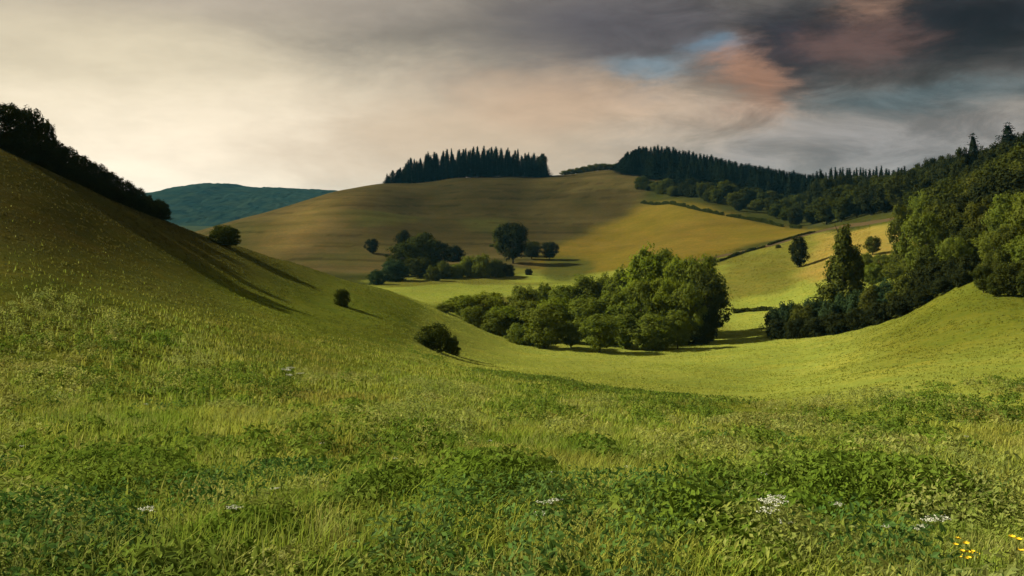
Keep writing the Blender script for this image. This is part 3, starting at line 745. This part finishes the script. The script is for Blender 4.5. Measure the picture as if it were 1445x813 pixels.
def tussocks(n, d0, d1, seed):
    g = np.random.default_rng(seed)
    x, y = scatter(n, d0, d1, g, 1.7)
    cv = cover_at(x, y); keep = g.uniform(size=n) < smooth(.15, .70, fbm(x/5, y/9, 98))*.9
    keep &= (y < 175) | (x/y < .36); x, y, cv = x[keep], y[keep], cv[keep]; n = len(x); per = 4
    X = np.repeat(x, per)+g.normal(size=n*per)*.12; Y = np.repeat(y, per)+g.normal(size=n*per)*.12; m = n*per; Z = ground(X, Y)
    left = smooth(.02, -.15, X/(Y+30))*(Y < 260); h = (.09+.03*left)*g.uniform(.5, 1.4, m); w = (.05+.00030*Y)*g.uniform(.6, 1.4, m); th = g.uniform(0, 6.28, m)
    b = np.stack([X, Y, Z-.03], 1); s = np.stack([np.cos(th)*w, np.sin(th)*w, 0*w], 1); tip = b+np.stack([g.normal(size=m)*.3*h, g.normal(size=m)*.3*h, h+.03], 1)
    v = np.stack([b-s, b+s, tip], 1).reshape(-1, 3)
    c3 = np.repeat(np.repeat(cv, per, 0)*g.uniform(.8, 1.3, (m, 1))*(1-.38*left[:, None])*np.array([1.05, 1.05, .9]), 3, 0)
    return v, np.arange(3*m), np.full(m, 3), c3
def tussock_mat():
    m, n, out = new_mat('pasture_tufts'); at_ = n.add('ShaderNodeAttribute', attribute_name='cover')
    d = n.add('ShaderNodeBsdfDiffuse'); n.l.new(at_.outputs['Color'], d.inputs[0]); t = n.add('ShaderNodeBsdfTranslucent'); n.l.new(at_.outputs['Color'], t.inputs[0])
    mx = n.add('ShaderNodeMixShader'); mx.inputs[0].default_value = .5; n.l.new(d.outputs[0], mx.inputs[1]); n.l.new(t.outputs[0], mx.inputs[2]); n.l.new(mx.outputs[0], out.inputs[0]); return m
_v, _f, _s2, _c = tussocks(240000, 45, 420, 501)
tme = make_mesh('pasture_tufts', _v, _f, _s2, tussock_mat())
tca = tme.color_attributes.new('cover', 'FLOAT_COLOR', 'POINT'); tca.data.foreach_set('color', np.concatenate([_c, np.ones((len(_c), 1))], 1).astype(np.float32).ravel())
tag(link('pasture_tufts', tme), 'short grass tufts on the slopes and grazed fields', kind='stuff')

# ------------------------------------------------------------------ wild flowers
def petal_mat(name, c1, c2):
    m, n, out = new_mat(name); g = n.add('ShaderNodeNewGeometry'); b = n.add('ShaderNodeBsdfDiffuse')
    n.l.new(n.mix(n.noise(g.outputs['Position'], 40, 2), c1, c2), b.inputs[0]); n.l.new(b.outputs[0], out.inputs[0]); return m
WHITE = petal_mat('white_petals', (.36, .38, .27), (.58, .59, .47)); YELLOW = petal_mat('yellow_petals', (.65, .42, .02), (.75, .55, .03))
STEM = petal_mat('flower_stem', (.07, .10, .02), (.11, .13, .03))
def umbel(seed):
    g = np.random.default_rng(seed); stems = [tube([(0, 0, -.05), (.01, .01, .3), (.0, .02, .62)], [.006, .005, .004], 5)]; fl = []
    for k in range(9):
        th = k*2.4; r = .035+.012*k; z = .70+.02*g.uniform()-.15*r
        e = np.array([r*math.cos(th), r*math.sin(th)+.02, z]); stems.append(tube([(0, .02, .60), tuple(e*.6+np.array([0, .008, .25])), tuple(e)], [.003, .0025, .002], 4))
        m = 16; p = e+g.normal(size=(m, 3))*np.array([.02, .02, .006]); fl.append((p, np.tile([0, 0, 1.], (m, 1))+g.normal(size=(m, 3))*.4, np.full(m, .011)))
    cen = np.concatenate([a[0] for a in fl]); no = np.concatenate([a[1] for a in fl]); sz = np.concatenate([a[2] for a in fl])
    m = 26; z = g.uniform(.05, .45, m); th = g.uniform(0, 6.28, m); r = g.uniform(.03, .14, m)
    lv = leaves_geo(np.stack([r*np.cos(th), r*np.sin(th), z], 1), np.stack([np.cos(th)*.4, np.sin(th)*.4, .8+0*z], 1), np.full(m, .035), g, .3)
    return join(stems), lv, leaves_geo(cen, no, sz, g, .9)
def cup(seed):
    g = np.random.default_rng(seed); stems = []; cen = []; no = []
    for k in range(5):
        th = k*1.3; e = np.array([.07*math.cos(th), .07*math.sin(th), .42+.08*g.uniform()])
        stems.append(tube([(0, 0, -.05), tuple(e*np.array([.4, .4, .55])), tuple(e)], [.004, .003, .002], 4))
        for q in range(7):
            a = q*.9; cen.append(e+np.array([.014*math.cos(a), .014*math.sin(a), .006])); no.append((math.cos(a)*-.4, math.sin(a)*-.4, .9))
    m = 18; z = g.uniform(.02, .22, m); th = g.uniform(0, 6.28, m); r = g.uniform(.03, .12, m)
    lv = leaves_geo(np.stack([r*np.cos(th), r*np.sin(th), z], 1), np.stack([np.cos(th)*.4, np.sin(th)*.4, .8+0*z], 1), np.full(m, .03), g, .4)
    return join(stems), lv, leaves_geo(np.array(cen), np.array(no), np.full(len(cen), .018), g, .9)
FM = []
for built, pm in ((umbel(1), WHITE), (umbel(2), WHITE), (cup(3), YELLOW), (cup(4), YELLOW)):
    FM.append((make_mesh('stem', *built[0], STEM), make_mesh('leaves', *built[1], hm), make_mesh('flower_head', *built[2], pm)))
def dist_for(px, py):
    """distance at which the line of sight through (px, py) meets the meadow"""
    ds = np.geomspace(3, 100, 400); zg = ground((px-CX)/F*ds, ds); zs = EYE+(HOR-py)/F*ds
    i = int(np.argmax(zs < zg)); return float(ds[max(i, 1)])
def flowers(name, spots, yellow, label, group, scale=1.0):
    for px, py in spots:
        d = dist_for(px, py); x = (px-CX)/F*d
        st, lv, hd = FM[(2 if yellow else 0)+_tr.randrange(2)]
        e = bpy.data.objects.new(name, None); C.objects.link(e); e.location = (x, d, gz(x, d)); e.rotation_euler = (_tr.uniform(-.1, .1), _tr.uniform(-.1, .1), _tr.uniform(0, 6.28))
        s = scale*.62*_tr.uniform(.8, 1.25); e.scale = (s, s, s); tag(e, label, 'flower', group)
        link('stem', st, e); link('leaves', lv, e); link('flower_head', hd, e)
GW = 'white wildflowers in the meadow'; GY = 'yellow wildflowers in the meadow'
flowers('white_wildflower', [(398, 566), (404, 560), (409, 552), (424, 556)], False, 'white wildflower in the tuft standing left of centre on the upper meadow', GW, 2.3)
flowers('white_wildflower', [(1082, 790), (1094, 785), (1104, 792), (1099, 780), (1088, 800)], False, 'white wildflower in the bright tuft on the dark herbs right of centre', GW, .75)
flowers('white_wildflower', [(770, 775), (776, 762), (783, 770), (765, 785)], False, 'white wildflower in the tuft low in the middle of the meadow', GW, .6)
flowers('white_wildflower', [(865, 680), (884, 685), (860, 690)], False, 'white wildflower in the small tuft on the middle meadow', GW, .8)
fr = random.Random(5)
flowers('white_wildflower', [(1068, 712), (1080, 716), (1048, 708), (1340, 690), (1362, 700), (1010, 740), (1315, 800), (1325, 806), (1308, 792)]+[(fr.uniform(760, 1430), 600+200*fr.random()**.8) for _ in range(7)], False, 'single pale wildflower scattered over the right half of the meadow', GW, .62)
flowers('white_wildflower', [(205, 585), (690, 640), (120, 700), (455, 650), (560, 665), (330, 770)]+[(fr.uniform(20, 700), 590+210*fr.random()**.8) for _ in range(6)], False, 'single white wildflower scattered over the left half of the meadow', GW, .62)
flowers('yellow_wildflower', [(1352, 846), (1366, 850), (1359, 838)], True, 'yellow wildflower in the tuft at the bottom right', GY, 1.)
flowers('yellow_wildflower', [(1441, 850)], True, 'yellow wildflower by the right border of the meadow', GY, 1.)
flowers('yellow_wildflower', [(168, 715), (338, 640)], True, 'yellow wildflower scattered alone in the meadow', GY, .9)

# ------------------------------------------------------------------ haze
def haze():
    x0, x1, y0, y1, z0, z1 = -9600, 9600, -300, 6900, float(ZZ.min())-42, 125
    v = [(x, y, z) for z in (z0, z1) for y in (y0, y1) for x in (x0, x1)]
    f = [0, 2, 3, 1, 4, 5, 7, 6, 0, 1, 5, 4, 2, 6, 7, 3, 0, 4, 6, 2, 1, 3, 7, 5]
    m, n, out = new_mat('valley_haze')
    vol = n.add('ShaderNodeVolumePrincipled'); vol.inputs['Color'].default_value = (.18, .66, .95, 1); vol.inputs['Density'].default_value = HAZE; vol.inputs['Anisotropy'].default_value = 0.0
    n.l.new(vol.outputs[0], out.inputs['Volume'])
    tag(link('haze', make_mesh('haze', v, f, [4]*6, m)), 'thin blue haze filling the valley air', kind='stuff')
HAZE = .27e-4
haze()

# ------------------------------------------------------------------ sky and sun
def world_sky():
    w = bpy.data.worlds.new('World'); bpy.context.scene.world = w; w.use_nodes = True
    n = N(w.node_tree); w.node_tree.nodes.clear()
    out = n.add('ShaderNodeOutputWorld')
    sky = n.add('ShaderNodeTexSky', sky_type='NISHITA', sun_disc=False)
    sky.sun_elevation = R(SUN_EL); sky.sun_rotation = R(SUN_AZ); sky.air_density = 1.0; sky.dust_density = 1.5
    bg1 = n.add('ShaderNodeBackground'); n.l.new(sky.outputs[0], bg1.inputs[0]); bg1.inputs[1].default_value = .05; sky.ozone_density = 3.0
    tc_ = n.add('ShaderNodeTexCoord'); sep = n.add('ShaderNodeSeparateXYZ'); n.l.new(tc_.outputs['Generated'], sep.inputs[0])
    x, y, z = sep.outputs
    az0 = n.m('MULTIPLY', n.m('ARCTAN2', x, y), 57.2958); el0 = n.m('MULTIPLY', n.m('ARCSINE', z), 57.2958)
    # soft warping so that the cloud banks have torn, streaky edges
    cmb = n.add('ShaderNodeCombineXYZ'); n.l.new(n.m('MULTIPLY', az0, .055), cmb.inputs[0]); n.l.new(n.m('MULTIPLY', el0, .16), cmb.inputs[1])
    nz = n.add('ShaderNodeTexNoise'); n.l.new(cmb.outputs[0], nz.inputs['Vector']); nz.inputs['Scale'].default_value = 1.6; nz.inputs['Detail'].default_value = 9; nz.inputs['Roughness'].default_value = .62; nz.inputs['Distortion'].default_value = .3
    sp = n.add('ShaderNodeSeparateColor'); n.l.new(nz.outputs['Color'], sp.inputs[0])
    az = n.m('ADD', az0, n.m('MULTIPLY', n.m('SUBTRACT', sp.outputs[0], .5), 15.0))
    el = n.m('ADD', el0, n.m('MULTIPLY', n.m('SUBTRACT', sp.outputs[1], .5), 4.6))
    k = 2**-EXPO
    def col(r, g, b): return tuple(q*k for q in lin(r, g, b))
    c = n.mix(n.ramp(el, 6, 40), col(165, 155, 142), col(100, 95, 90))
    behind = n.ramp(n.m('ABSOLUTE', az), 60, 110)
    c = n.mix(behind, c, col(140, 134, 124))
    def blob(c, colr, px, py, sx, sy, s=1.0):
        a0 = math.degrees(math.atan((px-CX)/F)); e0 = math.degrees(math.atan((HOR-py)/F*math.cos(R(a0))))
        sx = sx/F*57.3; sy = sy/F*57.3
        u = n.m('DIVIDE', n.m('SUBTRACT', az, a0), sx); v = n.m('DIVIDE', n.m('SUBTRACT', el, e0), sy)
        q = n.m('ADD', n.m('MULTIPLY', u, u), n.m('MULTIPLY', v, v))
        f = n.m('MULTIPLY', n.m('POWER', 2.71828, n.m('MULTIPLY', n.m('POWER', q, 1.35), -1)), s)
        return n.mix(f, c, col(*colr))
    for b in [((224, 210, 180), 140, 145, 460, 200, .97), ((276, 258, 230), 380, 268, 460, 130, 1.0), ((196, 176, 150), 700, 215, 330, 100, .85),
              ((122, 116, 108), 660, 30, 240, 76, .85), ((178, 166, 152), 400, -10, 300, 45, .6),
              ((92, 88, 94), 900, 30, 210, 85, .9), ((20, 22, 31), 1370, 30, 340, 125, .97), ((42, 42, 52), 1130, 55, 75, 70, .85),
              ((206, 172, 140), 790, 145, 150, 45, .6), ((214, 190, 160), 640, 190, 160, 55, .5),
              ((138, 134, 132), 1230, 215, 260, 60, .85), ((92, 108, 112), 1320, 135, 190, 22, .75), ((130, 148, 158), 900, 92, 70, 18, .5),
              ((92, 118, 134), 1018, 62, 46, 12, .75), ((120, 138, 148), 905, 94, 60, 15, .5), ((178, 134, 108), 1060, 92, 46, 34, .8), ((172, 128, 102), 1040, 135, 52, 36, .7), ((168, 140, 118), 1010, 160, 80, 30, .45), ((112, 84, 76), 1215, 50, 62, 36, .6), ((160, 125, 105), 1245, 6, 45, 16, .6)]:
        c = blob(c, *b)
    mott = n.ramp(n.noise(cmb.outputs[0], 4.5, 5, .6), .3, .7, .95, 1.05)
    rough_ = n.ramp(n.noise(cmb.outputs[0], 3.2, 8, .65, dist=.6), .32, .68, .72, 1.32)
    rt = n.ramp(az0, -2, 16)
    rough_ = n.m('ADD', n.m('MULTIPLY', rough_, rt), n.m('SUBTRACT', 1.0, rt)); mott = n.m('MULTIPLY', mott, rough_)
    mm = n.add('ShaderNodeMix', data_type='RGBA', blend_type='MULTIPLY'); mm.inputs[0].default_value = 1; n.l.new(c, mm.inputs[6]); cc = n.add('ShaderNodeCombineColor')
    for i in range(3): n.l.new(mott, cc.inputs[i])
    n.l.new(cc.outputs[0], mm.inputs[7])
    bg2 = n.add('ShaderNodeBackground'); n.l.new(mm.outputs[2], bg2.inputs[0]); bg2.inputs[1].default_value = 1.0
    # gaps where the blue shows through
    def gap(px, py, sx, sy):
        a0 = math.degrees(math.atan((px-CX)/F)); e0 = math.degrees(math.atan((HOR-py)/F*math.cos(R(a0))))
        u = n.m('DIVIDE', n.m('SUBTRACT', n.m('ADD', az0, n.m('MULTIPLY', n.m('SUBTRACT', sp.outputs[0], .5), 4.0)), a0), sx/F*57.3)
        v = n.m('DIVIDE', n.m('SUBTRACT', n.m('ADD', el0, n.m('MULTIPLY', n.m('SUBTRACT', sp.outputs[1], .5), 1.5)), e0), sy/F*57.3)
        return n.m('POWER', 2.71828, n.m('MULTIPLY', n.m('ADD', n.m('MULTIPLY', u, u), n.m('MULTIPLY', v, v)), -1))
    g = n.m('MULTIPLY', n.ramp(n.m('MULTIPLY', n.m('ADD', gap(1010, 64, 62, 15), n.m('MULTIPLY', gap(900, 95, 65, 16), .55)), n.ramp(n.noise(cmb.outputs[0], 4.0, 6, .65), .36, .58, .15, 1.15)), .15, .9, 0, .14), 1.0)
    hi = n.m('MULTIPLY', n.ramp(el0, 35, 60), n.ramp(n.noise(tc_.outputs['Generated'], 2.5, 4), .5, .65))
    cov = n.m('SUBTRACT', 1.0, n.m('MAXIMUM', g, n.m('MULTIPLY', hi, .7)))
    mx = n.add('ShaderNodeMixShader'); n.l.new(cov, mx.inputs[0]); n.l.new(bg1.outputs[0], mx.inputs[1]); n.l.new(bg2.outputs[0], mx.inputs[2])
    n.l.new(mx.outputs[0], out.inputs[0])
world_sky()

sl = bpy.data.lights.new('sun', 'SUN'); sl.energy = 4.2; sl.angle = R(.6); sl.color = (1, .92, .76)
so = link('sun', sl)
dirv = Vector((math.sin(R(SUN_AZ))*math.cos(R(SUN_EL)), math.cos(R(SUN_AZ))*math.cos(R(SUN_EL)), math.sin(R(SUN_EL))))
so.rotation_euler = (-dirv).to_track_quat('-Z', 'Y').to_euler(); so.location = (-200, 100, 150)

# ------------------------------------------------------------------ camera
cam = bpy.data.cameras.new('camera'); cam.sensor_width = 36; cam.lens = 36*F/1445
cam.shift_y = (HOR-813/2)/1445; cam.clip_end = 30000; cam.clip_start = .1
co = link('camera', cam); co.location = (0, 0, EYE); co.rotation_euler = (R(90), 0, 0)
sc = bpy.context.scene; sc.camera = co
sc.view_settings.view_transform = 'Standard'; sc.view_settings.look = 'None'; sc.view_settings.exposure = EXPO; sc.view_settings.gamma = 1; sc.view_settings.use_curve_mapping = False
sc.render.engine = 'CYCLES'; sc.cycles.use_denoising = True; sc.cycles.max_bounces = 5; sc.cycles.diffuse_bounces = 3; sc.cycles.transmission_bounces = 3; sc.cycles.volume_bounces = 0
